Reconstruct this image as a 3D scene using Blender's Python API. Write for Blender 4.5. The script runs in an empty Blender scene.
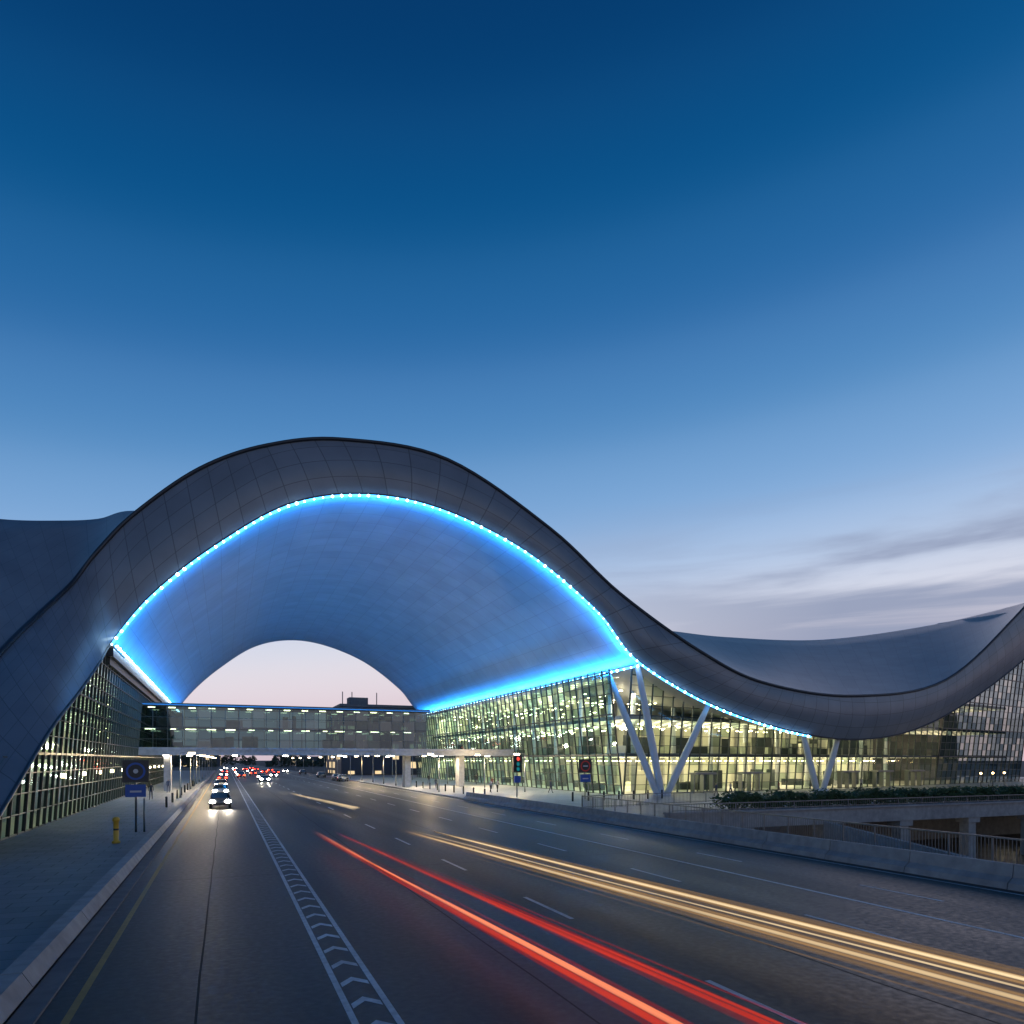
import bpy, bmesh, math, random
from mathutils import Vector, Matrix
random.seed(7)
S=bpy.context.scene
S.view_settings.view_transform='Standard'; S.view_settings.look='None'; S.view_settings.exposure=0
V=Vector
# ------------------------------------------------------------ helpers
def link(o,parent=None):
    S.collection.objects.link(o)
    if parent: o.parent=parent
    return o
def empty(name,loc=(0,0,0),rz=0):
    e=bpy.data.objects.new(name,None); e.location=loc; e.rotation_euler=(0,0,rz); e.empty_display_size=.5
    return link(e)
def obj(name,bm,mats,parent=None,smooth=False):
    me=bpy.data.meshes.new(name); bm.to_mesh(me); bm.free()
    for m in (mats if isinstance(mats,(list,tuple)) else [mats]): me.materials.append(m)
    if smooth:
        for p in me.polygons: p.use_smooth=True
    return link(bpy.data.objects.new(name,me),parent)
def box(bm,a,b,mi=0):
    x0,y0,z0=a; x1,y1,z1=b
    vs=[bm.verts.new(p) for p in ((x0,y0,z0),(x1,y0,z0),(x1,y1,z0),(x0,y1,z0),(x0,y0,z1),(x1,y0,z1),(x1,y1,z1),(x0,y1,z1))]
    for f in ((3,2,1,0),(4,5,6,7),(0,1,5,4),(1,2,6,5),(2,3,7,6),(3,0,4,7)):
        fc=bm.faces.new([vs[i] for i in f]); fc.material_index=mi
def quad(bm,pts,mi=0):
    f=bm.faces.new([bm.verts.new(p) for p in pts]); f.material_index=mi; return f
def beam(bm,p,q,w,d=None,mi=0,up=V((0,0,1))):
    p=V(p);q=V(q);d=d or w; a=(q-p)
    if a.length<1e-4: return
    a.normalize()
    if abs(a.dot(up))>.95: up=V((0,1,0))
    s=a.cross(up).normalized(); t=s.cross(a).normalized()
    vs=[]
    for c in (p,q):
        for (i,j) in ((-1,-1),(1,-1),(1,1),(-1,1)):
            vs.append(bm.verts.new(c+s*i*w/2+t*j*d/2))
    for f in ((3,2,1,0),(4,5,6,7),(0,1,5,4),(1,2,6,5),(2,3,7,6),(3,0,4,7)):
        bm.faces.new([vs[i] for i in f]).material_index=mi
def tube(bm,pts,r,n=8,mi=0,taper=None,uvl=None,cap=True):
    rings=[]; L=len(pts)
    for i,p in enumerate(pts):
        p=V(p); a=V(pts[min(i+1,L-1)])-V(pts[max(i-1,0)]); a.normalize()
        up=V((0,0,1)) if abs(a.z)<.95 else V((1,0,0))
        s=a.cross(up).normalized(); t=s.cross(a)
        rr=r if taper is None else taper[i]
        rings.append([bm.verts.new(p+(s*math.cos(k*2*math.pi/n)+t*math.sin(k*2*math.pi/n))*rr) for k in range(n)])
    for i in range(L-1):
        for k in range(n):
            f=bm.faces.new([rings[i][k],rings[i][(k+1)%n],rings[i+1][(k+1)%n],rings[i+1][k]]); f.material_index=mi; f.smooth=True
            if uvl:
                for lp,u in zip(f.loops,(i,i,i+1,i+1)): lp[uvl].uv=(u/(L-1),0)
    if cap:
        bm.faces.new(rings[0][::-1]).material_index=mi; bm.faces.new(rings[-1]).material_index=mi
def cr(P,n):
    out=[]; L=len(P)
    for i in range(L-1):
        p0=P[max(i-1,0)];p1=P[i];p2=P[i+1];p3=P[min(i+2,L-1)]
        for k in range(n):
            t=k/n
            out.append(0.5*((2*p1)+(p2-p0)*t+(2*p0-5*p1+4*p2-p3)*t*t+(3*p1-p0-3*p2+p3)*t**3))
    out.append(P[-1].copy()); return out
def gridmesh(name,rows,mat,parent,flip=False):
    bm=bmesh.new(); uvl=bm.loops.layers.uv.new('UVMap')
    n=len(rows[0]); m=len(rows)
    vs=[[bm.verts.new(p) for p in r] for r in rows]
    mid=rows[0]; U=[0]
    for i in range(1,n): U.append(U[-1]+(mid[i]-mid[i-1]).length)
    Vv=[[0]*n]
    for j in range(1,m): Vv.append([Vv[-1][i]+(rows[j][i]-rows[j-1][i]).length for i in range(n)])
    for j in range(m-1):
        for i in range(n-1):
            idx=[(j,i),(j,i+1),(j+1,i+1),(j+1,i)]
            if flip: idx=idx[::-1]
            f=bm.faces.new([vs[a][b] for a,b in idx]); f.smooth=True
            for lp,(a,b) in zip(f.loops,idx): lp[uvl].uv=(U[b],Vv[a][b])
    return obj(name,bm,mat,parent,True)
# ------------------------------------------------------------ materials
def mat(name,col,rough=.6,metal=0,emit=None,es=0):
    m=bpy.data.materials.new(name); m.use_nodes=True; b=m.node_tree.nodes['Principled BSDF']
    b.inputs['Base Color'].default_value=(*col,1); b.inputs['Roughness'].default_value=rough; b.inputs['Metallic'].default_value=metal
    if emit: b.inputs['Emission Color'].default_value=(*emit,1); b.inputs['Emission Strength'].default_value=es
    return m
def noisemat(name,c1,c2,scale,rough=.7,bump=.1,detail=6,r2=None,stretch=(1,1,1)):
    m=mat(name,c1,rough); nt=m.node_tree; N=nt.nodes; L=nt.links; b=N['Principled BSDF']
    tc=N.new('ShaderNodeTexCoord'); no=N.new('ShaderNodeTexNoise'); no.inputs['Scale'].default_value=scale; no.inputs['Detail'].default_value=detail
    L.new(tc.outputs['Object'],no.inputs['Vector'])
    mp=N.new('ShaderNodeMapping'); mp.inputs['Scale'].default_value=stretch; L.new(tc.outputs['Object'],mp.inputs[0])
    no2=N.new('ShaderNodeTexNoise'); no2.inputs['Scale'].default_value=scale*.06; no2.inputs['Detail'].default_value=4
    L.new(mp.outputs[0],no2.inputs['Vector'])
    ad=N.new('ShaderNodeMath'); ad.operation='ADD'; L.new(no.outputs['Fac'],ad.inputs[0]); L.new(no2.outputs['Fac'],ad.inputs[1])
    mr=N.new('ShaderNodeMapRange'); mr.inputs[1].default_value=.75; mr.inputs[2].default_value=1.25; L.new(ad.outputs[0],mr.inputs[0])
    mx=N.new('ShaderNodeMix'); mx.data_type='RGBA'; mx.inputs[6].default_value=(*c1,1); mx.inputs[7].default_value=(*c2,1)
    L.new(mr.outputs[0],mx.inputs[0]); L.new(mx.outputs[2],b.inputs['Base Color'])
    if r2:
        m2=N.new('ShaderNodeMapRange'); m2.inputs[3].default_value=rough; m2.inputs[4].default_value=r2; L.new(mr.outputs[0],m2.inputs[0]); L.new(m2.outputs[0],b.inputs['Roughness'])
    bp=N.new('ShaderNodeBump'); bp.inputs['Strength'].default_value=bump; bp.inputs['Distance'].default_value=.02; L.new(no.outputs['Fac'],bp.inputs['Height']); L.new(bp.outputs[0],b.inputs['Normal'])
    return m
def panelmat(name,c1,c2,mort,pw,ph,rough=.35,metal=.3,ms=.02,coord='UV',offset=0,bump=.3):
    m=mat(name,c1,rough,metal); nt=m.node_tree; N=nt.nodes; L=nt.links; b=N['Principled BSDF']
    tc=N.new('ShaderNodeTexCoord'); mp=N.new('ShaderNodeMapping'); mp.inputs['Scale'].default_value=(1/pw,1/ph,1)
    L.new(tc.outputs[coord],mp.inputs[0])
    br=N.new('ShaderNodeTexBrick'); br.offset=offset; br.inputs['Scale'].default_value=1; br.inputs['Brick Width'].default_value=1; br.inputs['Row Height'].default_value=1
    br.inputs['Mortar Size'].default_value=ms; br.inputs['Mortar Smooth'].default_value=.1; br.inputs['Bias'].default_value=0
    br.inputs['Color1'].default_value=(*c1,1); br.inputs['Color2'].default_value=(*c2,1); br.inputs['Mortar'].default_value=(*mort,1)
    L.new(mp.outputs[0],br.inputs['Vector'])
    no=N.new('ShaderNodeTexNoise'); no.inputs['Scale'].default_value=.3; no.inputs['Detail'].default_value=5; L.new(tc.outputs['Object'],no.inputs['Vector'])
    mr=N.new('ShaderNodeMapRange'); mr.inputs[3].default_value=.75; mr.inputs[4].default_value=1.2; L.new(no.outputs['Fac'],mr.inputs[0])
    mx=N.new('ShaderNodeMix'); mx.data_type='RGBA'; mx.blend_type='MULTIPLY'; mx.inputs[0].default_value=1
    L.new(br.outputs['Color'],mx.inputs[6]); L.new(mr.outputs[0],mx.inputs[7]); L.new(mx.outputs[2],b.inputs['Base Color'])
    bp=N.new('ShaderNodeBump'); bp.inputs['Strength'].default_value=bump; bp.inputs['Distance'].default_value=.04; bp.invert=True; L.new(br.outputs['Fac'],bp.inputs['Height']); L.new(bp.outputs[0],b.inputs['Normal'])
    return m
M_asph=noisemat('asphalt',(.019,.0195,.021),(.038,.038,.039),6,.46,.3,8,.66,(1,.08,1))
M_white=noisemat('marking_white',(.4,.4,.41),(.7,.7,.7),5,.6,.05)
M_yel=noisemat('marking_yellow',(.26,.15,.035),(.4,.23,.05),5,.6,.05)
M_conc=noisemat('concrete',(.2,.2,.21),(.33,.33,.33),2,.75,.15)
M_concd=noisemat('concrete_dark',(.11,.11,.12),(.18,.18,.18),2,.8,.15)
M_pave=panelmat('paving',(.15,.155,.165),(.2,.2,.21),(.07,.07,.07),1.2,.8,.6,0,.02,'Object',.5)
M_pavel=panelmat('paving_light',(.3,.3,.31),(.38,.37,.36),(.15,.15,.15),1.2,1.2,.5,0,.02,'Object',.5)
M_ground=noisemat('ground_soil',(.04,.04,.04),(.07,.07,.065),.8,.9,.1)
M_fascia=panelmat('fascia_panels',(.185,.205,.235),(.215,.235,.265),(.105,.115,.13),2.6,1.75,.42,.15,.018,bump=.2)
M_roof=panelmat('roof_panels',(.2,.235,.27),(.225,.26,.295),(.14,.165,.19),2.6,2.6,.45,.15,.014,bump=.1)
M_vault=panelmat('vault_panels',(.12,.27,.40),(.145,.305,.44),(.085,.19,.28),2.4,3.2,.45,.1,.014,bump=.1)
M_soffit=mat('soffit',(.3,.31,.33),.5)
M_trim=mat('roof_trim',(.05,.055,.065),.4,.5)
M_mull=mat('mullion',(.06,.07,.07),.4,.5)
M_col=mat('column_paint',(.6,.62,.66),.35)
M_metal=mat('galvanised',(.2,.21,.22),.4,.8)
M_dark=mat('dark_paint',(.02,.022,.025),.4)
M_led=mat('led_blue',(0,0,0),.5,0,(.06,.4,1),5)
M_ledw=mat('led_bulb',(0,0,0),.5,0,(.6,.85,1),16)
M_int=mat('interior_wall',(.56,.55,.45),.7)
M_floor=mat('interior_floor',(.35,.34,.3),.4)
M_lampw=mat('lamp_warm',(0,0,0),.5,0,(1,.83,.55),30)
def ceilmat(name,st,col):
    m=mat(name,(.5,.5,.45),.7); nt=m.node_tree;N=nt.nodes;L=nt.links;b=N['Principled BSDF']
    tc=N.new('ShaderNodeTexCoord'); mp=N.new('ShaderNodeMapping'); mp.inputs['Scale'].default_value=(1/2.2,1/2.2,1)
    L.new(tc.outputs['Object'],mp.inputs[0]); br=N.new('ShaderNodeTexBrick'); br.offset=.5
    br.inputs['Scale'].default_value=1; br.inputs['Brick Width'].default_value=1; br.inputs['Row Height'].default_value=1; br.inputs['Mortar Size'].default_value=.3; br.inputs['Mortar Smooth'].default_value=0
    br.inputs['Color1'].default_value=(1,1,1,1); br.inputs['Color2'].default_value=(.3,.3,.3,1); br.inputs['Mortar'].default_value=(.06,.06,.06,1)
    L.new(mp.outputs[0],br.inputs['Vector'])
    mu=N.new('ShaderNodeMath'); mu.operation='MULTIPLY'; mu.inputs[1].default_value=st; L.new(br.outputs['Color'],mu.inputs[0])
    b.inputs['Emission Color'].default_value=(*col,1); L.new(mu.outputs[0],b.inputs['Emission Strength']); return m
M_ceil=ceilmat('ceiling_lights',9.0,(1,.88,.6))
M_ceild=ceilmat('ceiling_lights_green',4.6,(1,.97,.68))
def glassmat(name,tint,f,ior=1.3,rough=.04):
    m=bpy.data.materials.new(name); m.use_nodes=True; nt=m.node_tree;N=nt.nodes;L=nt.links; N.remove(N['Principled BSDF'])
    t=N.new('ShaderNodeBsdfTransparent'); t.inputs[0].default_value=(*tint,1); g=N.new('ShaderNodeBsdfGlossy'); g.inputs['Roughness'].default_value=rough; g.inputs[0].default_value=(.7,.9,.95,1)
    lw=N.new('ShaderNodeLayerWeight'); lw.inputs[0].default_value=.5; pw=N.new('ShaderNodeMath'); pw.operation='POWER'; pw.inputs[1].default_value=4; L.new(lw.outputs['Facing'],pw.inputs[0])
    ad=N.new('ShaderNodeMath'); ad.operation='MULTIPLY_ADD'; ad.inputs[1].default_value=(ior-1)*2.2; ad.inputs[2].default_value=f; ad.use_clamp=True; L.new(pw.outputs[0],ad.inputs[0])
    x=N.new('ShaderNodeMixShader'); L.new(ad.outputs[0],x.inputs[0]); L.new(t.outputs[0],x.inputs[1]); L.new(g.outputs[0],x.inputs[2]); L.new(x.outputs[0],N['Material Output'].inputs[0]); return m
M_glass=[glassmat('glass_green',(.6,.8,.68),.06,1.24),glassmat('glass_green_b',(.34,.54,.5),.12,1.28),glassmat('glass_green_c',(.78,.93,.8),.05,1.22,.08)]
M_glassw=[glassmat('glass_clear',(.84,.9,.76),.05),glassmat('glass_clear_b',(.52,.62,.52),.08),glassmat('glass_clear_c',(.96,.98,.88),.03)]
M_glassd=[glassmat('glass_dark',(.26,.34,.34),.07,1.2),glassmat('glass_dark_b',(.12,.18,.2),.1,1.2),glassmat('glass_dark_c',(.5,.55,.5),.05,1.2)]
M_glassb=[glassmat('glass_bridge',(.2,.32,.34),.12,1.3),glassmat('glass_bridge_b',(.14,.24,.28),.16,1.3),glassmat('glass_bridge_c',(.3,.42,.42),.1,1.3)]
# ------------------------------------------------------------ world
w=bpy.data.worlds.new('World'); S.world=w; w.use_nodes=True; nt=w.node_tree;N=nt.nodes;L=nt.links
bg=N['Background']; tc=N.new('ShaderNodeTexCoord'); nrm=N.new('ShaderNodeVectorMath'); nrm.operation='NORMALIZE'; L.new(tc.outputs['Generated'],nrm.inputs[0])
sp=N.new('ShaderNodeSeparateXYZ'); L.new(nrm.outputs[0],sp.inputs[0])
azb=N.new('ShaderNodeMath'); azb.operation='MULTIPLY_ADD'; L.new(sp.outputs['X'],azb.inputs[0]); azb.inputs[1].default_value=-.09; L.new(sp.outputs['Z'],azb.inputs[2])
az2=N.new('ShaderNodeMath'); az2.operation='ADD'; az2.inputs[1].default_value=.035; L.new(azb.outputs[0],az2.inputs[0])
rp=N.new('ShaderNodeValToRGB'); L.new(az2.outputs[0],rp.inputs[0]); cr_=rp.color_ramp
stops=[(0,(.62,.49,.56)),(.10,(.75,.64,.70)),(.16,(.72,.71,.80)),(.22,(.52,.61,.79)),(.30,(.28,.45,.72)),(.40,(.125,.30,.58)),(.50,(.045,.18,.43)),(.60,(.010,.108,.30)),(.70,(.003,.06,.195)),(.80,(.002,.035,.13)),(1,(.0015,.025,.1))]
while len(cr_.elements)<len(stops): cr_.elements.new(.5)
for e,(p,c) in zip(cr_.elements,stops): e.position=p; e.color=(*c,1)
cr_.interpolation='CARDINAL'
mp=N.new('ShaderNodeMapping'); mp.inputs['Scale'].default_value=(1.5,1.5,15); mp.inputs['Location'].default_value=(3.1,.7,.35); L.new(nrm.outputs[0],mp.inputs[0])
cn=N.new('ShaderNodeTexNoise'); cn.inputs['Scale'].default_value=1.3; cn.inputs['Detail'].default_value=8; cn.inputs['Roughness'].default_value=.52; cn.inputs['Distortion'].default_value=.4; L.new(mp.outputs[0],cn.inputs['Vector'])
cm=N.new('ShaderNodeMapRange'); cm.interpolation_type='SMOOTHSTEP'; cm.inputs[1].default_value=.39; cm.inputs[2].default_value=.62; L.new(cn.outputs['Fac'],cm.inputs[0])
em=N.new('ShaderNodeValToRGB'); L.new(sp.outputs['Z'],em.inputs[0]); r=em.color_ramp
r.elements[0].position=.08; r.elements[0].color=(0,0,0,1); r.elements[1].position=.34; r.elements[1].color=(0,0,0,1)
for p,v in ((.14,.9),(.26,.85)): e=r.elements.new(p); e.color=(v,v,v,1)
xm=N.new('ShaderNodeMapRange'); xm.inputs[1].default_value=.3; xm.inputs[2].default_value=.72; L.new(sp.outputs['X'],xm.inputs[0])
m1=N.new('ShaderNodeMath'); m1.operation='MULTIPLY'; L.new(cm.outputs[0],m1.inputs[0]); L.new(em.outputs[0],m1.inputs[1])
m2=N.new('ShaderNodeMath'); m2.operation='MULTIPLY'; L.new(m1.outputs[0],m2.inputs[0]); L.new(xm.outputs[0],m2.inputs[1])
cx=N.new('ShaderNodeMix'); cx.data_type='RGBA'; cx.inputs[7].default_value=(.27,.32,.47,1); L.new(m2.outputs[0],cx.inputs[0]); L.new(rp.outputs[0],cx.inputs[6])
L.new(cx.outputs[2],bg.inputs[0]); bg.inputs[1].default_value=1.0
sun=bpy.data.lights.new('sun','SUN'); sun.energy=.1; sun.angle=math.radians(15); sun.color=(1,.8,.8)
so=link(bpy.data.objects.new('sun',sun)); so.rotation_euler=V((-.7,-.5,-.25)).to_track_quat('-Z','Y').to_euler()
# ------------------------------------------------------------ ground, road, pavements
PX0,PX1,PY0,PY1=31,130,2,45
bm=bmesh.new(); G=-.02
for a in (((-4000,-500),(PX0,6000)),((PX1,-500),(4000,6000)),((PX0,-500),(PX1,PY0)),((PX0,PY1+14),(PX1,6000))):
    (x0,y0),(x1,y1)=a; quad(bm,[(x0,y0,G),(x1,y0,G),(x1,y1,G),(x0,y1,G)])
obj('ground',bm,M_ground)
RX0,RX1=-3.5,25.2
bm=bmesh.new(); quad(bm,[(RX0,-60,0),(RX1,-60,0),(RX1,1500,0),(RX0,1500,0)]); road=obj('road',bm,M_asph)
bm=bmesh.new(); z=.004
def stripe(x0,x1,y0,y1,mi=0): quad(bm,[(x0,y0,z),(x1,y0,z),(x1,y1,z),(x0,y1,z)],mi)
stripe(-2.6,-2.46,-20,600,1)
stripe(2.0,2.12,-20,600); stripe(2.72,2.84,-20,600)
y=5.0
while y<160:
    quad(bm,[(2.15,y,z),(2.15,y+.26,z),(2.42,y+.6,z),(2.42,y+.34,z)]); quad(bm,[(2.42,y+.34,z),(2.42,y+.6,z),(2.69,y+.26,z),(2.69,y,z)])
    y+=1.3
for X,off in ((9.1,8.5),(15.6,3)):
    y=off-19
    while y<300: stripe(X-.07,X+.07,y,y+3.4); y+=9.4
stripe(18.6,18.76,-20,600)
y=6
while y<300: stripe(21.1,21.22,y,y+3.2); y+=9.4
stripe(24.5,24.62,-20,600)
obj('markings',bm,[M_white,M_yel],road)
bm=bmesh.new(); rnd=random.Random(12)
for x in (5.9,12.2,-.5):
    y=-5
    while y<120:
        quad(bm,[(x+.03*math.sin(y),y,.002),(x+.045+.03*math.sin(y),y,.002),(x+.045+.03*math.sin(y+3),y+3,.002),(x+.03*math.sin(y+3),y+3,.002)]); y+=3
for y in (29,66): quad(bm,[(-3,y,.0022),(24,y+.3,.0022),(24,y+.35,.0022),(-3,y+.05,.0022)])
obj('tar_seams',bm,mat('tar',(.014,.014,.015),.8),road)
bm=bmesh.new()
prof=[(-3.5,0),(-3.42,.12),(-3.6,.42),(-3.95,.42),(-4.0,.12)]
y=-20
while y<300:
    y2=y+5.96
    a=[bm.verts.new((x,y,h)) for x,h in prof]; b=[bm.verts.new((x,y2,h)) for x,h in prof]
    for i in range(4): bm.faces.new([a[i],a[i+1],b[i+1],b[i]])
    bm.faces.new(a[::-1]); bm.faces.new(b); y+=6
obj('kerb',bm,M_conc)
bm=bmesh.new(); box(bm,(-3.42,-20,0),(-3.0,300,.05)); obj('gutter',bm,M_concd,road)
bm=bmesh.new(); box(bm,(-60,-40,0),(-3.98,320,.12)); obj('pavement',bm,M_pave)
bm=bmesh.new(); box(bm,(25.7,-40,0),(30.9,45,.12)); box(bm,(25.7,45,0),(190,200,.13)); obj('pavement',bm,M_pavel)
bm=bmesh.new(); prof=[(25.15,0),(25.2,.22),(25.45,.4),(25.52,.85),(25.72,.85),(25.8,.4),(26.0,.25),(26.05,0.12)]
y=-20
while y<74:
    y2=y+3.97
    a=[bm.verts.new((x,y,h)) for x,h in prof]; b=[bm.verts.new((x,y2,h)) for x,h in prof]
    for i in range(7): bm.faces.new([a[i],a[i+1],b[i+1],b[i]])
    bm.faces.new(a[::-1]); bm.faces.new(b); y+=4
obj('concrete_barrier',bm,M_conc)
bm=bmesh.new(); box(bm,(25.2,76,0),(25.7,320,.14)); obj('kerb',bm,M_conc)
# ------------------------------------------------------------ sunken service road
up=empty('underpass')
bm=bmesh.new(); quad(bm,[(PX0,PY0,-5),(PX1,PY0,-5),(PX1,PY1+14,-5),(PX0,PY1+14,-5)]); obj('service_road',bm,M_asph,up)
bm=bmesh.new()
box(bm,(PX0-.3,PY0,-5),(PX0,PY1+14,.1)); box(bm,(PX0,PY1+13.7,-5),(PX1,PY1+14,.1))
box(bm,(PX0,PY0-.3,-5),(PX1,PY0,.1)); box(bm,(PX1,PY0,-5),(PX1+.3,PY1+14,.1))
box(bm,(PX0,PY1,-.9),(PX1,PY1+14,-.05))
obj('retaining_wall',bm,M_concd,up)
bm=bmesh.new()
box(bm,(PX0,PY1-.5,-.9),(PX1,PY1-.01,.35)); box(bm,(PX0,PY1-.7,.352),(PX1,PY1+.15,.5))
for x in range(38,130,9):
    box(bm,(x,PY1-.2,-5),(x+1.0,PY1+.7,-.902)); box(bm,(x-.3,PY1-.4,-1.4),(x+1.3,PY1+.9,-.905))
obj('beam',bm,M_conc,up)
bm=bmesh.new(); 
for y0 in (8,20,32,50): box(bm,(60,y0,-4.996),(60.15,y0+4,-4.99))
for x in range(42,120,18): box(bm,(x,PY1+5,-1.1),(x+1.2,PY1+5.3,-.95),1)
obj('details',bm,[M_white,M_lampw],up)
bm=bmesh.new(); 
vs=[(46,20,-5),(46,44,-5),(46,44,-.6),(46,20,-3.4)]
a=[bm.verts.new(p) for p in vs]; b=[bm.verts.new((p[0]+.4,p[1],p[2])) for p in vs]
bm.faces.new(a); bm.faces.new(b[::-1])
for i in range(4): bm.faces.new([a[i],b[i],b[(i+1)%4],a[(i+1)%4]])
obj('ramp_wall',bm,M_conc,up)
def railing(name,p0,p1,h=1.15,step=.16):
    bm=bmesh.new(); p0=V(p0);p1=V(p1); L_=(p1-p0).length; d=(p1-p0).normalized()
    beam(bm,p0+V((0,0,h)),p1+V((0,0,h)),.07); beam(bm,p0+V((0,0,.12)),p1+V((0,0,.12)),.05)
    n=int(L_/step)
    for i in range(n+1):
        p=p0+d*(i*step); t=.07 if i%12==0 else .022
        beam(bm,p,p+V((0,0,h)),t)
    return obj(name,bm,M_metal)
railing('railing',(29.8,8,.12),(29.8,56,.12))
railing('railing',(29.8,56,.13),(48,60,.13),1.1,.2)
railing('railing',(31.5,PY1-.35,.5),(118,PY1-.35,.5),.6,.25)
def leafmass(name,a,b,n,size,col1,col2,seed):
    rnd=random.Random(seed)
    m=noisemat('leaves_'+name,col1,col2,1.5,.6,0)
    bm=bmesh.new()
    x0,y0,z0=a;x1,y1,z1=b
    for i in range(n):
        x=rnd.uniform(x0,x1); hh=z1+.22*math.sin(x*1.3)+.15*math.sin(x*3.7+1)
        y=rnd.uniform(y0,y1); zz=z0+(hh-z0)*rnd.random()**.5
        if rnd.random()<.4: y=y0+rnd.gauss(0,.08)
        c=V((x,y,zz)); s=size*rnd.uniform(.6,1.4)
        u=V((rnd.gauss(0,1),rnd.gauss(0,1),rnd.gauss(0,1))).normalized(); v=u.orthogonal().normalized()
        quad(bm,[c-u*s,c+v*s*.5,c+u*s,c-v*s*.5])
    return obj(name,bm,m)
leafmass('hedge',(38,46,.2),(118,48.6,1.6),36000,.16,(.035,.07,.025),(.075,.12,.04),3)
bm=bmesh.new(); box(bm,(37.8,45.3,.1),(118,45.6,.45)); box(bm,(37.5,45.3,.1),(37.8,49,.45)); box(bm,(37.8,45.6,.13),(118,48.8,.3)); obj('planter',bm,M_conc)
# ------------------------------------------------------------ terminal
T=empty('airport_terminal')
st=[
((-16,40,-.8),(-9.8,33,-.8),(-45,70,22),(-60,110,20)),
((-15.8,48,4.5),(-9.8,39.7,2.05),(-36,78,26.5),(-50,120,24)),
((-15,60.7,12.1),(-9.8,49.8,6.3),(-27,84,28.8),(-40,140,26)),
((-14.3,69,16.6),(-9.8,59.4,9.6),(-21.7,88,29.7),(-32,150,26)),
((-13,75,20.7),(-9.8,68,12.8),(-16.6,88,30.2),(-24,165,26)),
((-11,76,24.3),(-9.8,75,15.6),(-12.8,88,30.9),(-17,174,27)),
((-8,76.5,28.3),(-6.4,75,20.4),(-9.2,86,31.6),(-9,174,29)),
((-2.3,76,33.3),(-.9,75,25.7),(-2.3,92,33.6),(-2.3,174,33.0)),
((4,75.8,36.6),(6.2,75,30.8),(4,100,36.6),(4,174,36.6)),
((11.7,75.5,38.4),(13.8,75,32.9),(11.7,100,38.4),(11.7,174,38.4)),
((23,75,37.9),(22,74.5,32.3),(23,100,37.9),(23,174,37.9)),
((35.2,74,31.4),(31.8,74,28.7),(36,105,31.2),(37,174,31)),
((44,73,24.4),(40.6,73,22.4),(55,105,26.5),(60,174,25)),
((53.4,70,17.6),(46.5,72.3,16.2),(70,105,27.6),(78,174,24)),
((64,70.5,14.2),(60,71,10.2),(86,105,27.3),(100,174,22)),
((80,71,13.2),(80,72,7.4),(110,105,28.4),(130,174,22)),
((100,72.5,16.4),(99,73.5,10.4),(140,105,33.4),(165,174,26)),
((119,74,28),(122,75,21),(166,105,39.5),(190,174,32)),
((133,75,39),(137,76,32),(190,108,46),(215,174,38))]
SUB=8
O=cr([V(s[0]) for s in st],SUB); I=cr([V(s[1]) for s in st],SUB); A=cr([V(s[2]) for s in st],SUB); B=cr([V(s[3]) for s in st],SUB)
rows=[]
for k in range(7):
    t=k/6; rows.append([i.lerp(o,t)+V((0,-.7*math.sin(math.pi*t),0)) for i,o in zip(I,O)])
gridmesh('fascia',rows,M_fascia,T)
rows=[O[:]]
for k in range(1,7): rows.append([o.lerp(a,k/6) for o,a in zip(O,A)])
for k in range(1,6): rows.append([a.lerp(b,k/5) for a,b in zip(A,B)])
rows=[[p+V((0,0,.15 if j==0 else 0)) for p in r_] for j,r_ in enumerate(rows)]
gridmesh('roof',rows,M_roof,T)
bm=bmesh.new(); tube(bm,[o+V((0,-.05,.1)) for o in O],.2,8); tube(bm,[i+V((0,0,-.05)) for i in I],.12,6); obj('edge_trim',bm,M_trim,T)
a5,a13=5*SUB,13*SUB
YF=174
arch=I[a5:a13+1]
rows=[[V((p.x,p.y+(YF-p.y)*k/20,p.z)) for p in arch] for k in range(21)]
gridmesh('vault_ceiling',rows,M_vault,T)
gridmesh('rear_fascia',[[V((p.x,YF,p.z)) for p in arch],[V((B[i+a5].x,YF,B[i+a5].z)) for i in range(len(arch))]],M_fascia,T)
Sb=cr([V(p) for p in ((46.5,110,16.2),(62,110,15),(85,110,13.5),(108,110,16),(135,110,26),(152,112,36))],SUB)
Ir=I[a13:]
rows=[[p.lerp(q,k/8) for p,q in zip(Ir,Sb)] for k in range(9)]
gridmesh('soffit',rows,M_soffit,T)
def soff(x,y):
    for i in range(len(Ir)-1):
        t=(y-Ir[i].y)/(Sb[i].y-Ir[i].y); p=Ir[i].lerp(Sb[i],t); t2=(y-Ir[i+1].y)/(Sb[i+1].y-Ir[i+1].y); q=Ir[i+1].lerp(Sb[i+1],t2)
        if p.x<=x<=q.x or (i==0 and x<p.x) or i==len(Ir)-2:
            u=max(0,min(1,(x-p.x)/(q.x-p.x+1e-6))); return p.z+(q.z-p.z)*u
bm=bmesh.new(); bw=bmesh.new()
def bulb(p,r=.2): bmesh.ops.create_icosphere(bw,subdivisions=1,radius=r,matrix=Matrix.Translation(p))
LA=I[a5:a13+int(1.75*SUB)]
path=[p+V((0,-.2,-.28)) for p in LA]
tube(bm,path,.12,6)
def along(path,step,fn):
    acc=0
    for i in range(len(path)-1):
        d=(path[i+1]-path[i]).length; t=acc
        while t<d: fn(path[i].lerp(path[i+1],t/d)); t+=step*random.uniform(.85,1.15)
        acc=t-d
along(path,.95,lambda p:bulb(p+V((0,-.1,-.02)),random.uniform(.08,.17)))
springR=[V((46.3,72.5,15.9)),V((46.3,173,15.9))]; springL=[V((-9.6,75.5,15.3)),V((-9.6,173,15.3))]
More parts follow.
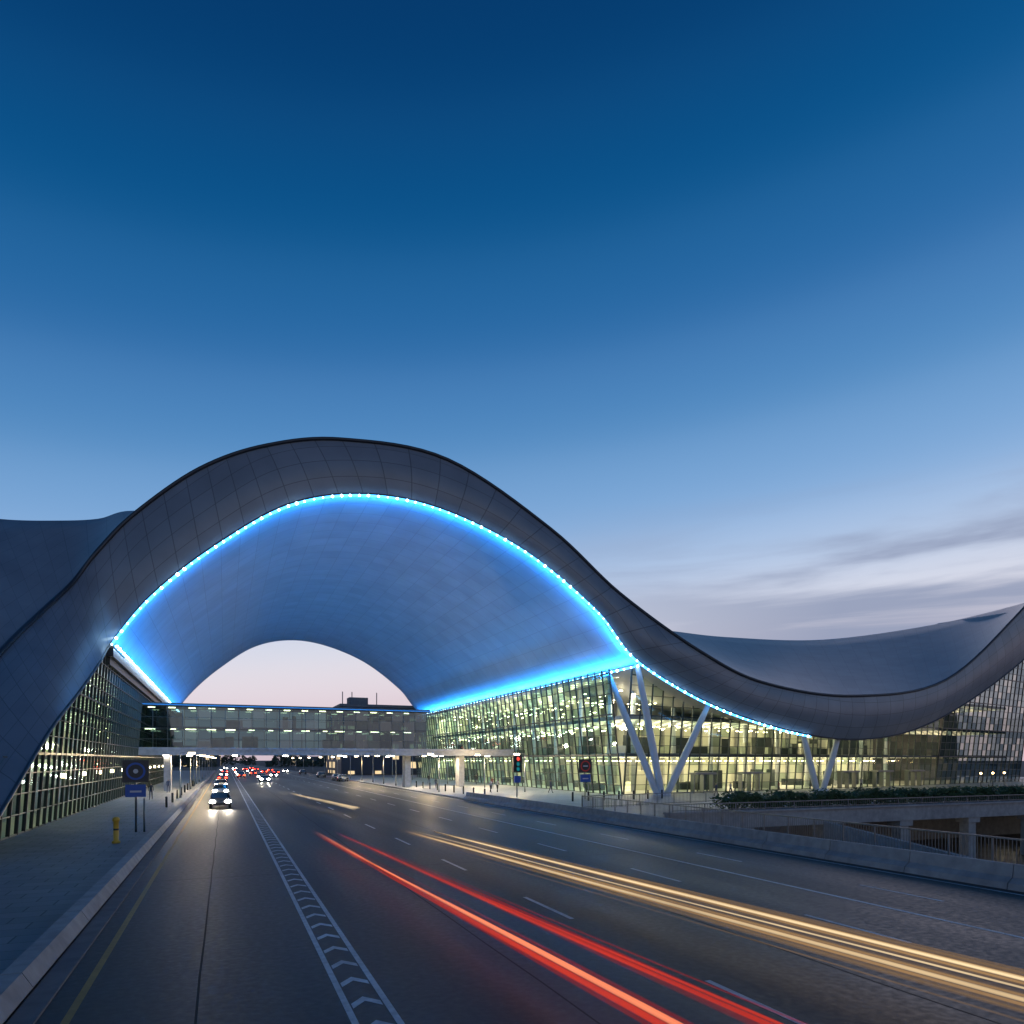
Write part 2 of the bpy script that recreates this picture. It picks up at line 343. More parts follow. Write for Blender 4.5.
for s,ox in ((springR,-.15),(springL,.15)):
    tube(bm,s,.12,6); along(s,1.5,lambda p:bulb(p+V((ox,0,-.05)),random.uniform(.1,.19)))
obj('led_strip',bm,M_led,T); obj('led_bulbs',bw,M_ledw,T)
def area(name,loc,dirv,sx,sy,en,col,upv='Y',par=None):
    l=bpy.data.lights.new(name,'AREA'); l.shape='RECTANGLE'; l.size=sx; l.size_y=sy; l.energy=en; l.color=col
    o=link(bpy.data.objects.new(name,l),par or T); o.location=loc; 
    z_=-V(dirv).normalized(); y_=V((0,1,0)) if upv=='Y' else V(upv); x_=y_.cross(z_).normalized(); y_=z_.cross(x_)
    o.rotation_euler=Matrix((x_,y_,z_)).transposed().to_euler(); return o
BL=(.03,.36,1)
area('cove_light',(45.8,123,15.4),(-.5,0,1),.35,98,15000,BL)
area('cove_light',(-9.2,123,14.9),(.5,0,1),.35,96,10000,BL)
for i in range(a5,a13,4):
    p=I[i].lerp(I[i+4],.5); tang=(I[i+4]-I[i]); c=V((18,75,14)); inw=(c-p).normalized()
    area('rim_light',p+inw*.7+V((0,.4,0)),V((0,1,0))-inw*.1,.3,tang.length*.9,600,BL,tang.normalized())
# facades
def facade(name,p0,p1,topf,lean,glass,vs=1.8,hs=1.25,z0=.12,mw=.09,parent=T,jit=.004):
    rnd=random.Random(len(name)*7)
    p0=V((*p0,z0));p1=V((*p1,z0)); d=p1-p0; Ln=d.length; d.normalize(); n=max(1,int(Ln/vs)); step=Ln/n
    ln=V((lean[0],lean[1],1)); bm=bmesh.new(); bg_=bmesh.new()
    tops=[]
    for i in range(n+1):
        b=p0+d*step*i; h=topf(b)-z0; tops.append(h); big=(i%5==0)
        if h>.3: beam(bm,b,b+ln*h,mw*2.2,mw*(1.6 if big else .9),up=d)
    nn=d.cross(ln).normalized()
    for i in range(n):
        b=p0+d*step*i; c=p0+d*step*(i+1)
        if max(tops[i],tops[i+1])<.3: continue
        k=0
        while k*hs<max(tops[i],tops[i+1]):
            z_=k*hs
            l0,r0=min(z_,tops[i]),min(z_,tops[i+1]); l1,r1=min(z_+hs,tops[i]),min(z_+hs,tops[i+1])
            u=rnd.random(); mi=1 if u<.3 else (2 if u>.72 else 0)
            j=[nn*rnd.uniform(-jit,jit) for _ in range(4)]
            if l1-l0>.01 and r1-r0>.01: quad(bg_,[b+ln*l0+j[0],c+ln*r0+j[1],c+ln*r1+j[2],b+ln*l1+j[3]],mi)
            elif l1-l0>.01: quad(bg_,[b+ln*l0,c+ln*r0,b+ln*l1],mi)
            elif r1-r0>.01: quad(bg_,[b+ln*l0,c+ln*r0,c+ln*r1],mi)
            if z_<=min(tops[i],tops[i+1]): beam(bm,b+ln*z_,c+ln*z_,mw*1.6,mw*(1.8 if k%4==0 else .7))
            k+=1
    obj(name+'_mullions',bm,M_mull,parent); obj(name+'_glass',bg_,glass,parent)
facade('side_facade',(45.2,173),(45.2,74.5),lambda b:15.6,(-.12,0),M_glass)
FB,FC=(116,86),(150,93)
facade('front_facade',(46,75.5),FB,lambda b:soff(b.x,b.y)+.3,(0.06,-.03),M_glassw)
facade('dark_facade',FB,FC,lambda b:soff(b.x,b.y)+.5,(.12,-.05),M_glassd)
bm=bmesh.new()
def poly(z,inset): return [(45.2+inset,74.5+inset+1,z),(115,86+inset,z),(115,98,z),(62,98,z),(62,172,z),(45.2+inset,172,z)]
def plate(z,inset,th,mt,mb):
    top=[bm.verts.new(p) for p in poly(z,inset)]; bot=[bm.verts.new((x,y,z-th)) for x,y,_ in poly(z,inset)]
    bm.faces.new(top).material_index=mt; bm.faces.new(bot[::-1]).material_index=mb
    for i in range(6): bm.faces.new([bot[i],bot[(i+1)%6],top[(i+1)%6],top[i]]).material_index=2
plate(5.4,2.2,.5,1,3)
plate(10.4,3.5,.5,1,4)
box(bm,(62,98,.13),(115,98.3,21),0); box(bm,(62,98.4,.13),(62.3,172,15.9),0)
box(bm,(46,172.2,.13),(64,172.5,15.9),0)
quad(bm,[(45.4,75,.14),(115,87,.14),(115,98,.14),(45.4,98,.14)],1)
quad(bm,[(45.4,98,.14),(62,98,.14),(62,172,.14),(45.4,172,.14)],1)
quad(bm,[(46.5,80,15.4),(46.5,172,15.4),(62,172,15.4),(62,80,15.4)],4)
for i in range(14): box(bm,(63+i*3.8,97.2,.14),(63.25+i*3.8,97.99,12),2)
for i in range(18): box(bm,(61.2,100+i*4,.14),(61.99,100.3+i*4,15.3),2)
obj('interior',bm,[M_int,M_floor,M_conc,M_ceil,M_ceild],T)
bm=bmesh.new()
box(bm,(115.2,106,.13),(150,106.3,19.5),0)
for k,zf in enumerate((5.4,10.4,15.4)):
    a=[(119+k*1.5,89+k*.3),(150,95.5),(150,105.9),(119+k*1.5,105.9)]
    top=[bm.verts.new((x,y,zf)) for x,y in a]; bot=[bm.verts.new((x,y,zf-.5)) for x,y in a]
    bm.faces.new(top).material_index=0; bm.faces.new(bot[::-1]).material_index=1
    for i in range(4): bm.faces.new([bot[i],bot[(i+1)%4],top[(i+1)%4],top[i]]).material_index=0
obj('east_interior',bm,[M_concd,ceilmat('ceiling_lights_east',5,(1,.8,.5))],T)
bm=bmesh.new(); rnd=random.Random(5)
for i in range(9):
    x=52+i*7.5; y=82+(x-47)*.165
    tube(bm,[(x,y,.13),(x,y,soff(x,y)-.05)],.35,10)
for i in range(11): tube(bm,[(49,84+i*8.5,.13),(49,84+i*8.5,15.3)],.3,10)
obj('interior_columns',bm,M_col,T)
bm=bmesh.new()
for i in range(110):
    if rnd.random()<.5: x=rnd.uniform(52,110); y=80+(x-47)*.165+rnd.uniform(1,8)
    else: x=rnd.uniform(48,57); y=rnd.uniform(84,170)
    zf=rnd.choice((.14,.14,5.4,5.4)); wd=rnd.uniform(.8,3.5); hh=rnd.choice((1.1,1.1,1.8,2.4,2.8))
    box(bm,(x,y,zf+.002),(x+wd,y+.9,zf+hh),0 if rnd.random()<.6 else 1)
obj('desks_and_kiosks',bm,[M_mull,M_int],T)
bm=bmesh.new()
for i in range(640):
    if i%2: 
        x=rnd.uniform(50,113); y=min(96.5,78.5+(x-47)*.165+rnd.uniform(0,15)); top=soff(x,y)
    else: x=rnd.uniform(47.5,60); y=rnd.uniform(80,170); top=15.3
    zz=rnd.choice((4.3,4.3,9.3,9.3,12.5,14)); 
    if zz>top-.5: continue
    s=rnd.uniform(.08,.2); box(bm,(x-s,y-s,zz),(x+s,y+s,zz+.1))
obj('pendant_lamps',bm,mat('pendant',(0,0,0),.5,0,(1,.86,.54),18),T)
for x,y,zz,e in ((54,84,13.2,500),(58,92,8.8,400),(70,90,9.8,500),(84,92,9.3,500),(98,93,11,600),(110,94,14,600)):
    area('hall_light',(x,y,zz),(0,-.3,-1),8,4,e*3.6,(1,.87,.58))
for x in (56,72,88,104): area('hall_light',(x,88+(x-56)*.1,4.7),(0,.5,-1),10,3,1300,(1,.88,.6))
for y in (90,110,130,150,168):
    area('hall_light',(52,y,14.9),(.3,0,-1),3,10,1300,(1,.96,.66)); 
    area('hall_light',(52,y,4.7),(.4,0,-1),3,10,700,(1,.94,.66))
bm=bmesh.new()
for x in (57,66,88,97,106):
    y=75.2+(x-46)*.15-.9
    for dx in (0,1.5,3): box(bm,(x+dx,y,.13),(x+dx+.1,y+.8,2.6))
    box(bm,(x-.2,y-.5,2.6),(x+3.3,y+.8,2.85))
obj('entrance_portals',bm,M_metal,T)
def ltop(b):
    ys=[(33,-.8),(39.7,2.05),(49.8,6.3),(59.4,9.6),(68,12.8),(75,14.2),(400,14.2)]
    for (y0,z0),(y1,z1) in zip(ys,ys[1:]):
        if y0<=b.y<=y1: return z0+(z1-z0)*(b.y-y0)/(y1-y0)+.25
facade('west_facade',(-11.3,42),(-11.3,173),ltop,(.07,0),M_glass,1.7,1.2)
bm=bmesh.new(); box(bm,(-12,75.5,14.3),(-9.75,173,15.1)); box(bm,(-11.5,76,13.6),(-10.1,173,14.29)); obj('header_beam',bm,M_trim,T)
bm=bmesh.new()
for zf,y0 in ((5.0,52),(9.6,66)): 
    box(bm,(-24,y0,zf-.45),(-13.5,172,zf-.01),2)
    quad(bm,[(-24,y0,zf-.455),(-13.5,y0,zf-.455),(-13.5,172,zf-.455),(-24,172,zf-.455)],3)
box(bm,(-24,46,.13),(-23.7,172,13.5),0)
quad(bm,[(-28,42,.14),(-11.4,42,.14),(-11.4,172,.14),(-28,172,.14)],1)
quad(bm,[(-24,74,13.5),(-12.1,74,13.5),(-12.1,172,13.5),(-24,172,13.5)],3)
for i in range(24): 
    y=55+i*4.8; box(bm,(-rnd.uniform(16,20),y,.142),(-14.9,y+rnd.uniform(.3,2),rnd.choice((1.2,2.4,3))),rnd.choice((0,2)))
obj('west_interior',bm,[M_int,M_floor,M_concd,ceilmat('ceiling_lights_west',4.0,(.92,1,.7))],T)
bm=bmesh.new()
for i in range(14): tube(bm,[(-14.5,50+i*9,.13),(-14.5,50+i*9,min(13.4,ltop(V((0,50+i*9,0)))))],.28,10)
obj('west_columns',bm,M_col,T)
bm=bmesh.new()
for i in range(150):
    y=rnd.uniform(54,170); zz=rnd.choice((3.9,8.4,8.4,12.3)); 
    if zz>ltop(V((0,y,0)))-1: zz=3.9
    x=rnd.uniform(-20,-13); s=rnd.uniform(.07,.15); box(bm,(x-s,y-s,zz),(x+s,y+s,zz+.1))
for y in range(60,172,8): box(bm,(-11.15,y,3.2),(-10.85,y+.3,3.5))
obj('west_lamps',bm,mat('pendant_west',(0,0,0),.5,0,(1,.85,.5),16),T)
bm=bmesh.new()
def strut(p,q,r0=.4,r1=.5,r2=.3):
    p=V(p);q=V(q); n=6; pts=[p.lerp(q,i/n) for i in range(n+1)]
    tp=[r0+(r1-r0)*math.sin(math.pi*i/n)+(r2-r0)*(i/n) for i in range(n+1)]; tube(bm,pts,.4,12,taper=tp)
strut((48.6,71.8,.1),(43.9,76,15.6)); strut((49,71.6,.1),(46.4,73,16.2)); strut((49.6,71.6,.1),(56.5,72,12.0))
strut((76.2,74,.1),(72.5,73,8.6)); strut((77.2,74,.1),(79.2,73,7.9))
for x,y in ((49.1,71.7),(76.7,74)):
    tube(bm,[(x,y,.13),(x,y,.5)],1.1,20)
obj('v_columns',bm,M_col,T,False)
bm=bmesh.new()
box(bm,(100,66,.13),(150,72,.55)); 
obj('terrace',bm,M_conc,T)
railing('railing',(100,66,.55),(150,66,.55),1.2,.3)
M_amb=mat('lamp_amber',(0,0,0),.5,0,(1,.6,.25),16)
for i,x in enumerate(range(102,150,4)):
    bm=bmesh.new(); tube(bm,[(0,0,0),(0,0,1.9)],.05,8); bmesh.ops.create_icosphere(bm,subdivisions=2,radius=.15,matrix=Matrix.Translation((0,0,2.0)))
    for f in bm.faces:
        if f.calc_center_median().z>1.86: f.material_index=1
    o=obj('terrace_lamp',bm,[M_dark,M_amb]); o.location=(x,68.5+(i%3)*.9,.55)
# ------------------------------------------------------------ footbridge
F=empty('footbridge')
bm=bmesh.new(); box(bm,(-11,107.5,5.2),(44.5,113.5,5.9)); box(bm,(-11,107.3,5.9),(44.5,107.5,6.25)); 
for x in (-7.5,27,36): box(bm,(x-.45,109.5,.12),(x+.45,111.5,5.19))
obj('deck',bm,M_conc,F)
bm=bmesh.new(); box(bm,(-11,107.2,12.0),(30,113.8,12.4)); box(bm,(-10.9,107.9,8.9),(29.5,113.1,9.2)); obj('roof_slab',bm,M_trim,F)
bm=bmesh.new(); box(bm,(-10.9,107.12,12.1),(29.9,107.19,12.2)); obj('edge_light',bm,mat('bridge_blue',(0,0,0),.5,0,(.03,.3,1),.8),F)
facade('bridge_front',(-11,107.7),(29.5,107.7),lambda b:12.0,(0,0),M_glassb,1.8,1.52,5.9,.07,F)
facade('bridge_back',(29.5,113.3),(-11,113.3),lambda b:12.0,(0,0),M_glassb,1.8,1.52,5.9,.07,F)
bm=bmesh.new()
x=-10
while x<29: box(bm,(x,110.2,11.9),(x+.9,110.4,11.99)); box(bm,(x+rnd.uniform(-.5,.5),109.2,8.8),(x+1.0,109.4,8.89)); x+=2.6
obj('ceiling_lights',bm,mat('bridge_light',(0,0,0),.5,0,(1,.82,.45),16),F)
bm=bmesh.new()
for i in range(22): x=rnd.uniform(-10,28); zf=rnd.choice((5.92,9.21)); box(bm,(x,111.2,zf),(x+rnd.uniform(.5,3),112,zf+rnd.uniform(.9,2.2)))
obj('partitions',bm,M_concd,F)
bm=bmesh.new()
for x in (-8,-5,1,8,16,24,31,40): box(bm,(x,109,5.08),(x+.7,109.5,5.19))
obj('soffit_lights',bm,mat('bridge_downlight',(0,0,0),.5,0,(1,.9,.72),30),F)
for x in (-6.5,28,34,41): area('downlight',(x,110,5.0),(0,0,-1),.6,.6,650,(1,.8,.5),par=F)
# ------------------------------------------------------------ distant
def winmat():
    m=mat('distant_facade',(.06,.07,.09),.6); nt=m.node_tree;N=nt.nodes;L=nt.links;b=N['Principled BSDF']
    tc=N.new('ShaderNodeTexCoord'); vo=N.new('ShaderNodeTexVoronoi'); vo.distance='CHEBYCHEV'; vo.inputs['Randomness'].default_value=0; vo.inputs['Scale'].default_value=.35; L.new(tc.outputs['Object'],vo.inputs['Vector'])
    sc=N.new('ShaderNodeSeparateColor'); L.new(vo.outputs['Color'],sc.inputs[0]); g=N.new('ShaderNodeMath'); g.operation='GREATER_THAN'; g.inputs[1].default_value=.72; L.new(sc.outputs[0],g.inputs[0])
    g2=N.new('ShaderNodeMath'); g2.operation='LESS_THAN'; g2.inputs[1].default_value=.36; L.new(vo.outputs['Distance'],g2.inputs[0])
    mu=N.new('ShaderNodeMath'); mu.operation='MULTIPLY'; L.new(g.outputs[0],mu.inputs[0]); L.new(g2.outputs[0],mu.inputs[1])
    b.inputs['Emission Color'].default_value=(1,.75,.4,1); L.new(mu.outputs[0],b.inputs['Emission Strength']); return m
M_win=winmat()
def building(x0,y0,x1,y1,h,mast=False):
    bm=bmesh.new(); box(bm,(x0,y0,0),(x1,y1,h)); box(bm,(x0-.4,y0-.4,h),(x1+.4,y1+.4,h+.8),1)
    box(bm,(x0+3,y0+3,h+.8),(x0+9,y0+8,h+3.2),1)
    if mast:
        for k in (1,4,12): beam(bm,(x0+k,y0+4,h+.8),(x0+k,y0+4,h+5),.25,mi=1)
    obj('distant_building',bm,[M_win,M_concd])
building(34,225,80,260,21.5,True)
for i in range(16):
    x=-260+i*44+random.uniform(-8,8); 
    if -30<x<40: x=-50 if x<5 else 60
    building(x,560+random.uniform(-40,60),x+random.uniform(20,38),640,random.uniform(6,14))
bm=bmesh.new(); rnd=random.Random(9)
for i in range(11000):
    x=rnd.uniform(-200,260)
    if -5<x<25: y0=640
    else: y0=480
    h=6+2.5*math.sin(x*.21)+1.5*math.sin(x*.63)+(3 if y0==640 else 0)
    c=V((x,rnd.uniform(y0,y0+20),max(.3,h)*rnd.random()**.7)); s=rnd.uniform(.5,1.1); u=V((rnd.gauss(0,1),rnd.gauss(0,1),rnd.gauss(0,1))).normalized(); v=u.orthogonal().normalized()
    quad(bm,[c-u*s,c+v*s,c+u*s,c-v*s])
obj('distant_trees',bm,noisemat('distant_foliage',(.03,.045,.03),(.05,.07,.04),.4))
# ------------------------------------------------------------ cars
M_tyre=mat('tyre',(.02,.02,.02),.8); M_cg=mat('car_glass',(.02,.025,.03),.08); M_head=mat('headlight',(0,0,0),.3,0,(1,.93,.8),60); M_tail=mat('taillight',(0,0,0),.3,0,(1,.03,.01),24)
def car(x,y,face,paint,on=True,spot=0):
    e=empty('car',(x,y,0),0 if face<0 else math.pi)
    pm=mat('car_paint',paint,.25,.4)
    side=[(-2.2,.35),(-2.25,.62),(-2.1,.8),(-1.2,.95),(-.5,1.4),(.9,1.45),(1.7,1.05),(2.15,1.0),(2.2,.6),(2.15,.35)]
    bm=bmesh.new()
    L0=[bm.verts.new((-.9*(1 if z<1.1 else .76),yy,z)) for yy,z in side]; L1=[bm.verts.new((.9*(1 if z<1.1 else .76),yy,z)) for yy,z in side]
    n=len(side)
    for i in range(n):
        j=(i+1)%n; f=bm.faces.new([L0[i],L0[j],L1[j],L1[i]])
        if i in (3,5): f.material_index=1
    bm.faces.new(L0[::-1]); bm.faces.new(L1)
    bmesh.ops.bevel(bm,geom=[ed for ed in bm.edges],offset=.05,segments=2,affect='EDGES')
    obj('body',bm,[pm,M_cg],e,True)
    bm=bmesh.new()
    for s in (-1,1): quad(bm,[(s*.905,-1.0,1.0),(s*.74,-.45,1.35),(s*.74,.85,1.38),(s*.905,1.5,1.04)])
    obj('windows',bm,M_cg,e)
    bm=bmesh.new()
    for s in (-1,1):
        for yy in (-1.4,1.35): tube(bm,[(s*.72,yy,.33),(s*.93,yy,.33)],.33,16)
    obj('wheels',bm,M_tyre,e)
    bm=bmesh.new()
    for s in (-1,1): bmesh.ops.create_icosphere(bm,subdivisions=2,radius=.17,matrix=Matrix.Translation((s*.66,-2.2,.68))@Matrix.Diagonal((1.6,.6,1,1)))
    obj('headlights',bm,M_head if on else M_cg,e)
    bm=bmesh.new()
    for s in (-1,1): box(bm,(s*.66-.22,2.14,.72),(s*.66+.22,2.27,.92))
    obj('taillights',bm,M_tail,e)
    bm=bmesh.new(); box(bm,(-.5,-2.31,.36),(.5,-2.2,.55)); obj('grille',bm,M_dark,e)
    if spot:
        for s in (-1,1):
            l=bpy.data.lights.new('headlamp','SPOT'); l.energy=spot; l.spot_size=math.radians(75); l.spot_blend=1; l.color=(1,.85,.65); l.shadow_soft_size=.12
            o=link(bpy.data.objects.new('headlamp',l),e); o.location=(s*.66,-2.45,.7); o.rotation_euler=V((0,-1,.06)).to_track_quat('-Z','Y').to_euler()
car(-.4,72,-1,(.1,.1,.11),True,600)
car(-.5,96,-1,(.2,.2,.2),True); car(7.4,150,-1,(.2,.2,.2),True,900); car(-.6,120,-1,(.25,.25,.25),True,500); car(3.9,205,-1,(.2,.2,.2)); car(7.8,172,-1,(.1,.1,.1)); car(11.5,190,-1,(.1,.1,.1))
rnd=random.Random(21)
for i,(x,y) in enumerate(((-.2,160),(3.6,185),(-.4,200),(7.5,215),(4,235),(-.3,245),(11.5,240),(8,262),(4,275),(-.5,290),(12,300),(8,320),(4,340),(15,230),(0,370),(16,280),(12,360),(20,260))): car(x+rnd.uniform(-.4,.4),y,1 if i%5 in (0,1,3) else -1,(.12,.12,.13))
for x,y in ((22.9,150),(22.8,157),(22.9,185),(22.8,230)): car(x,y,-1,(.3,.3,.3),False)
# ------------------------------------------------------------ pedestrians on the forecourt
def person(x,y,rz,shirt,trous,h=1.72,stride=.22):
    k=h/1.72
    vt=[(0,0,.95,.13),(0,0,1.15,.13),(0,0,1.38,.15),(0,0,1.5,.06),(0,.02,1.56,.07),(0,.02,1.66,.085),
        (-.1,0,.9,.09),(-.1,-stride*.5,.5,.065),(-.1,-stride*.9,.08,.045),(-.1,-stride*.9-.14,.04,.035),
        (.1,0,.9,.09),(.1,stride*.4,.5,.065),(.1,stride*1.3,.1,.045),(.1,stride*1.3-.13,.04,.035),
        (-.19,0,1.4,.055),(-.24,stride*.5,1.15,.042),(-.23,stride*.3,.9,.032),
        (.19,0,1.4,.055),(.24,-stride*.5,1.15,.042),(.23,-stride*.9,.92,.032)]
    ed=[(0,1),(1,2),(2,3),(3,4),(4,5),(0,6),(6,7),(7,8),(8,9),(0,10),(10,11),(11,12),(12,13),(2,14),(14,15),(15,16),(2,17),(17,18),(18,19)]
    me=bpy.data.meshes.new('person'); me.from_pydata([(a*k,b*k,c*k) for a,b,c,_ in vt],ed,[])
    o=link(bpy.data.objects.new('person',me)); o.location=(x,y,.13); o.rotation_euler=(0,0,rz)
    o.modifiers.new('skin','SKIN'); 
    for i,(_,_,_,r_) in enumerate(vt): me.skin_vertices[0].data[i].radius=(r_*k,r_*k*.8)
    me.skin_vertices[0].data[0].use_root=True
    o.modifiers.new('sub','SUBSURF').levels=1; o.modifiers['sub'].render_levels=1
    m=mat('clothes',shirt,.8); nt=m.node_tree; N=nt.nodes; L=nt.links
    tc=N.new('ShaderNodeTexCoord'); s=N.new('ShaderNodeSeparateXYZ'); L.new(tc.outputs['Object'],s.inputs[0]); r=N.new('ShaderNodeValToRGB'); d=N.new('ShaderNodeMath'); d.operation='DIVIDE'; d.inputs[1].default_value=h+.05; L.new(s.outputs['Z'],d.inputs[0]); L.new(d.outputs[0],r.inputs[0])
    c=r.color_ramp; c.interpolation='CONSTANT'; c.elements[0].color=(.02,.02,.02,1); c.elements[1].position=.045; c.elements[1].color=(*trous,1)
    for p,cc in ((.55,shirt),(.85,(.3,.18,.13)),(.955,(.03,.02,.015))): e=c.elements.new(p); e.color=(*cc,1)
    L.new(r.outputs[0],N['Principled BSDF'].inputs['Base Color']); me.materials.append(m)
for x,y,rz in ((33,88,.3),(34.2,88.6,.2),(37,98,2.8),(30,104,3.3),(40,84,1.4),(41.5,118,0),(35,126,2.5),(55,69,1.7),(58,70,-1.5),(68,72.5,1.2),(88,77,-1.4),(-7.5,86,0),(-7,104,3.1)):
    person(x,y,rz,random.choice(((.05,.06,.1),(.25,.08,.06),(.3,.3,.32),(.04,.04,.04))),random.choice(((.02,.02,.03),(.06,.06,.09),(.12,.1,.08))),random.uniform(1.6,1.85))
# ------------------------------------------------------------ light trails
def trailmat(name,col,st,op=.8):
    m=bpy.data.materials.new(name); m.use_nodes=True; nt=m.node_tree;N=nt.nodes;L=nt.links; N.remove(N['Principled BSDF'])
    uv=N.new('ShaderNodeUVMap'); sx=N.new('ShaderNodeSeparateXYZ'); L.new(uv.outputs[0],sx.inputs[0])
    fd=N.new('ShaderNodeMapRange'); fd.interpolation_type='SMOOTHSTEP'; fd.inputs[1].default_value=0; fd.inputs[2].default_value=.15; L.new(sx.outputs[0],fd.inputs[0])
    tc=N.new('ShaderNodeTexCoord'); no=N.new('ShaderNodeTexNoise'); no.inputs['Scale'].default_value=.25; L.new(tc.outputs['Object'],no.inputs['Vector'])
    mr=N.new('ShaderNodeMapRange'); mr.inputs[1].default_value=.3;mr.inputs[2].default_value=.7;mr.inputs[3].default_value=op*.35; mr.inputs[4].default_value=op; L.new(no.outputs['Fac'],mr.inputs[0])
    lw=N.new('ShaderNodeLayerWeight'); lw.inputs[0].default_value=.5; iv=N.new('ShaderNodeMath'); iv.operation='SUBTRACT'; iv.inputs[0].default_value=1; L.new(lw.outputs['Facing'],iv.inputs[1])
    mu=N.new('ShaderNodeMath'); mu.operation='MULTIPLY'; L.new(fd.outputs[0],mu.inputs[0]); L.new(mr.outputs[0],mu.inputs[1])
    mu2=N.new('ShaderNodeMath'); mu2.operation='MULTIPLY'; L.new(mu.outputs[0],mu2.inputs[0]); L.new(iv.outputs[0],mu2.inputs[1])
    e=N.new('ShaderNodeEmission'); e.inputs[0].default_value=(*col,1); e.inputs[1].default_value=st; t=N.new('ShaderNodeBsdfTransparent')
    x=N.new('ShaderNodeMixShader'); L.new(mu2.outputs[0],x.inputs[0]); L.new(t.outputs[0],x.inputs[1]); L.new(e.outputs[0],x.inputs[2]); L.new(x.outputs[0],N['Material Output'].inputs[0]); return m
def trail(a,b,specs):
    e=empty('light_trail')
    for k,(ox,oz,r,m) in enumerate(specs):
        bm=bmesh.new(); uvl=bm.loops.layers.uv.new('UVMap'); A_=V(a)+V((ox*.5,random.uniform(-2.5,2.5),oz)); B_=V(b)+V((ox,0,oz)); D=B_-A_
        pts=[A_+D*(i/30)*1.6+V((.04*math.sin(i*.35+k),0,0)) for i in range(31)]
        tube(bm,pts,r,8,uvl=uvl,cap=False); obj('streak_%d'%k,bm,m,e)
R1=trailmat('trail_red',(1,.07,.03),1.0,.7); R2=trailmat('trail_orange',(1,.3,.14),1.7,.85); Rd=trailmat('trail_deep',(.7,.03,.03),.5,.45)
Y1=trailmat('trail_white',(1,.74,.42),1.25,.75); Y2=trailmat('trail_amber',(1,.55,.2),.65,.55); Yd=trailmat('trail_amberdim',(.85,.5,.22),.35,.4)
trail((4.3,38.2,.7),(5.9,8.6,.7),[(-.08,0,.04,R1),(0,.02,.035,R2),(.07,.03,.03,R2),(.14,0,.03,R1),(.24,.05,.03,Rd),(-.2,-.03,.035,Rd),(.02,.0,.14,Rd),(.06,-.15,.03,R1)])
trail((5.2,37.8,.75),(7.1,8.1,.75),[(0,0,.04,R1),(.09,.02,.025,R1),(-.1,.04,.03,Rd),(.18,.0,.03,Rd),(.02,0,.12,Rd),(.3,.1,.02,Rd)])
trail((8.8,37.5,.7),(11.7,7.2,.7),[(-.25,0,.03,Y2),(-.12,.03,.04,Y1),(-.02,0,.03,Y2),(.1,.05,.025,Yd),(.2,.02,.025,Y2),(-.4,-.05,.03,Yd),(-.05,0,.17,Yd),(.28,.1,.02,Y1),(-.55,0,.025,Yd),(-.7,-.1,.02,Yd)])
trail((10,35.8,.75),(12.6,7.7,.75),[(-.2,0,.025,Y2),(-.08,.03,.04,Y1),(.02,.0,.025,Y1),(.15,0,.025,Y2),(.3,.05,.03,Yd),(.42,-.05,.02,Yd),(0,0,.17,Yd),(-.35,.1,.02,Y1),(.6,0,.02,Yd)])
trail((6.8,83.7,.7),(8.4,66,.7),[(0,0,.11,Y1),(.2,.02,.09,Y1),(.4,0,.08,Y1)])
# ------------------------------------------------------------ street furniture
M_blue=mat('sign_blue',(.01,.08,.35),.4); M_red=mat('sign_red',(.4,.02,.02),.4,0,(1,.05,.02),.05); M_wh=mat('sign_white',(.5,.5,.5),.4)
M_yp=mat('yellow_paint',(.55,.33,.03),.45)
def disc(bm,c,r,y,mi,n=28):
    c=V(c); a=[bm.verts.new((c.x+r*math.cos(2*math.pi*k/n),y,c.z+r*math.sin(2*math.pi*k/n))) for k in range(n)]
    bm.faces.new(a).material_index=mi
def sign(name,x,y,h,r,kind):
    bm=bmesh.new(); mats=[M_metal,M_dark,M_blue,M_red,M_wh]
    tube(bm,[(-.0,0,0),(0,0,h+r)],.06,10,0); tube(bm,[(.45,0,0),(.45,0,h*.55)],.05,8,0)
    box(bm,(-r-.1,-.12,h-r-.05),(r+.1,-.07,h+r+.05),1)
    disc(bm,(0,0,h),r*.85,-.123,2 if kind=='w' else 3); disc(bm,(0,0,h),r*.66,-.127,1); 
    if kind=='w': disc(bm,(0,0,h),r*.22,-.131,4)
    else: box(bm,(-r*.4,-.135,h-r*.1),(r*.4,-.13,h+r*.1),4)
    box(bm,(-r*.9,-.12,h-2.2*r-.2),(r*.9,-.07,h-1.15*r-.1),2); box(bm,(-r*.5,-.125,h-1.75*r-.2),(r*.5,-.121,h-1.65*r-.15),4)
    o=obj(name,bm,mats); o.location=(x,y,.12); return o
sign('traffic_sign',-5,48,3.7,.62,'w')
sign('traffic_sign',37.4,69.6,3.7,.72,'r')
bm=bmesh.new(); tube(bm,[(0,0,0),(0,0,5)],.08,10,0); box(bm,(-.55,-.3,2.9),(.55,.1,4.9),1); 
for k,mi in ((0,2),(1,3),(2,3)): disc(bm,(0,0,4.5-k*.6),.24,-.31,mi)
for k in range(3): tube(bm,[(0,-.3,4.5-k*.6+.02),(0,-.55,4.5-k*.6+.02)],.27,12,1,cap=False)
box(bm,(-.4,-.25,1.7),(.4,-.1,2.5),4)
o=obj('traffic_signal',bm,[M_metal,M_dark,mat('sig_red',(.1,0,0),.4,0,(1,.08,.05),1.2),mat('sig_off',(.02,.05,.05),.4,0,(0,.6,.7),.25),M_blue]); o.location=(32,76.5,.13)
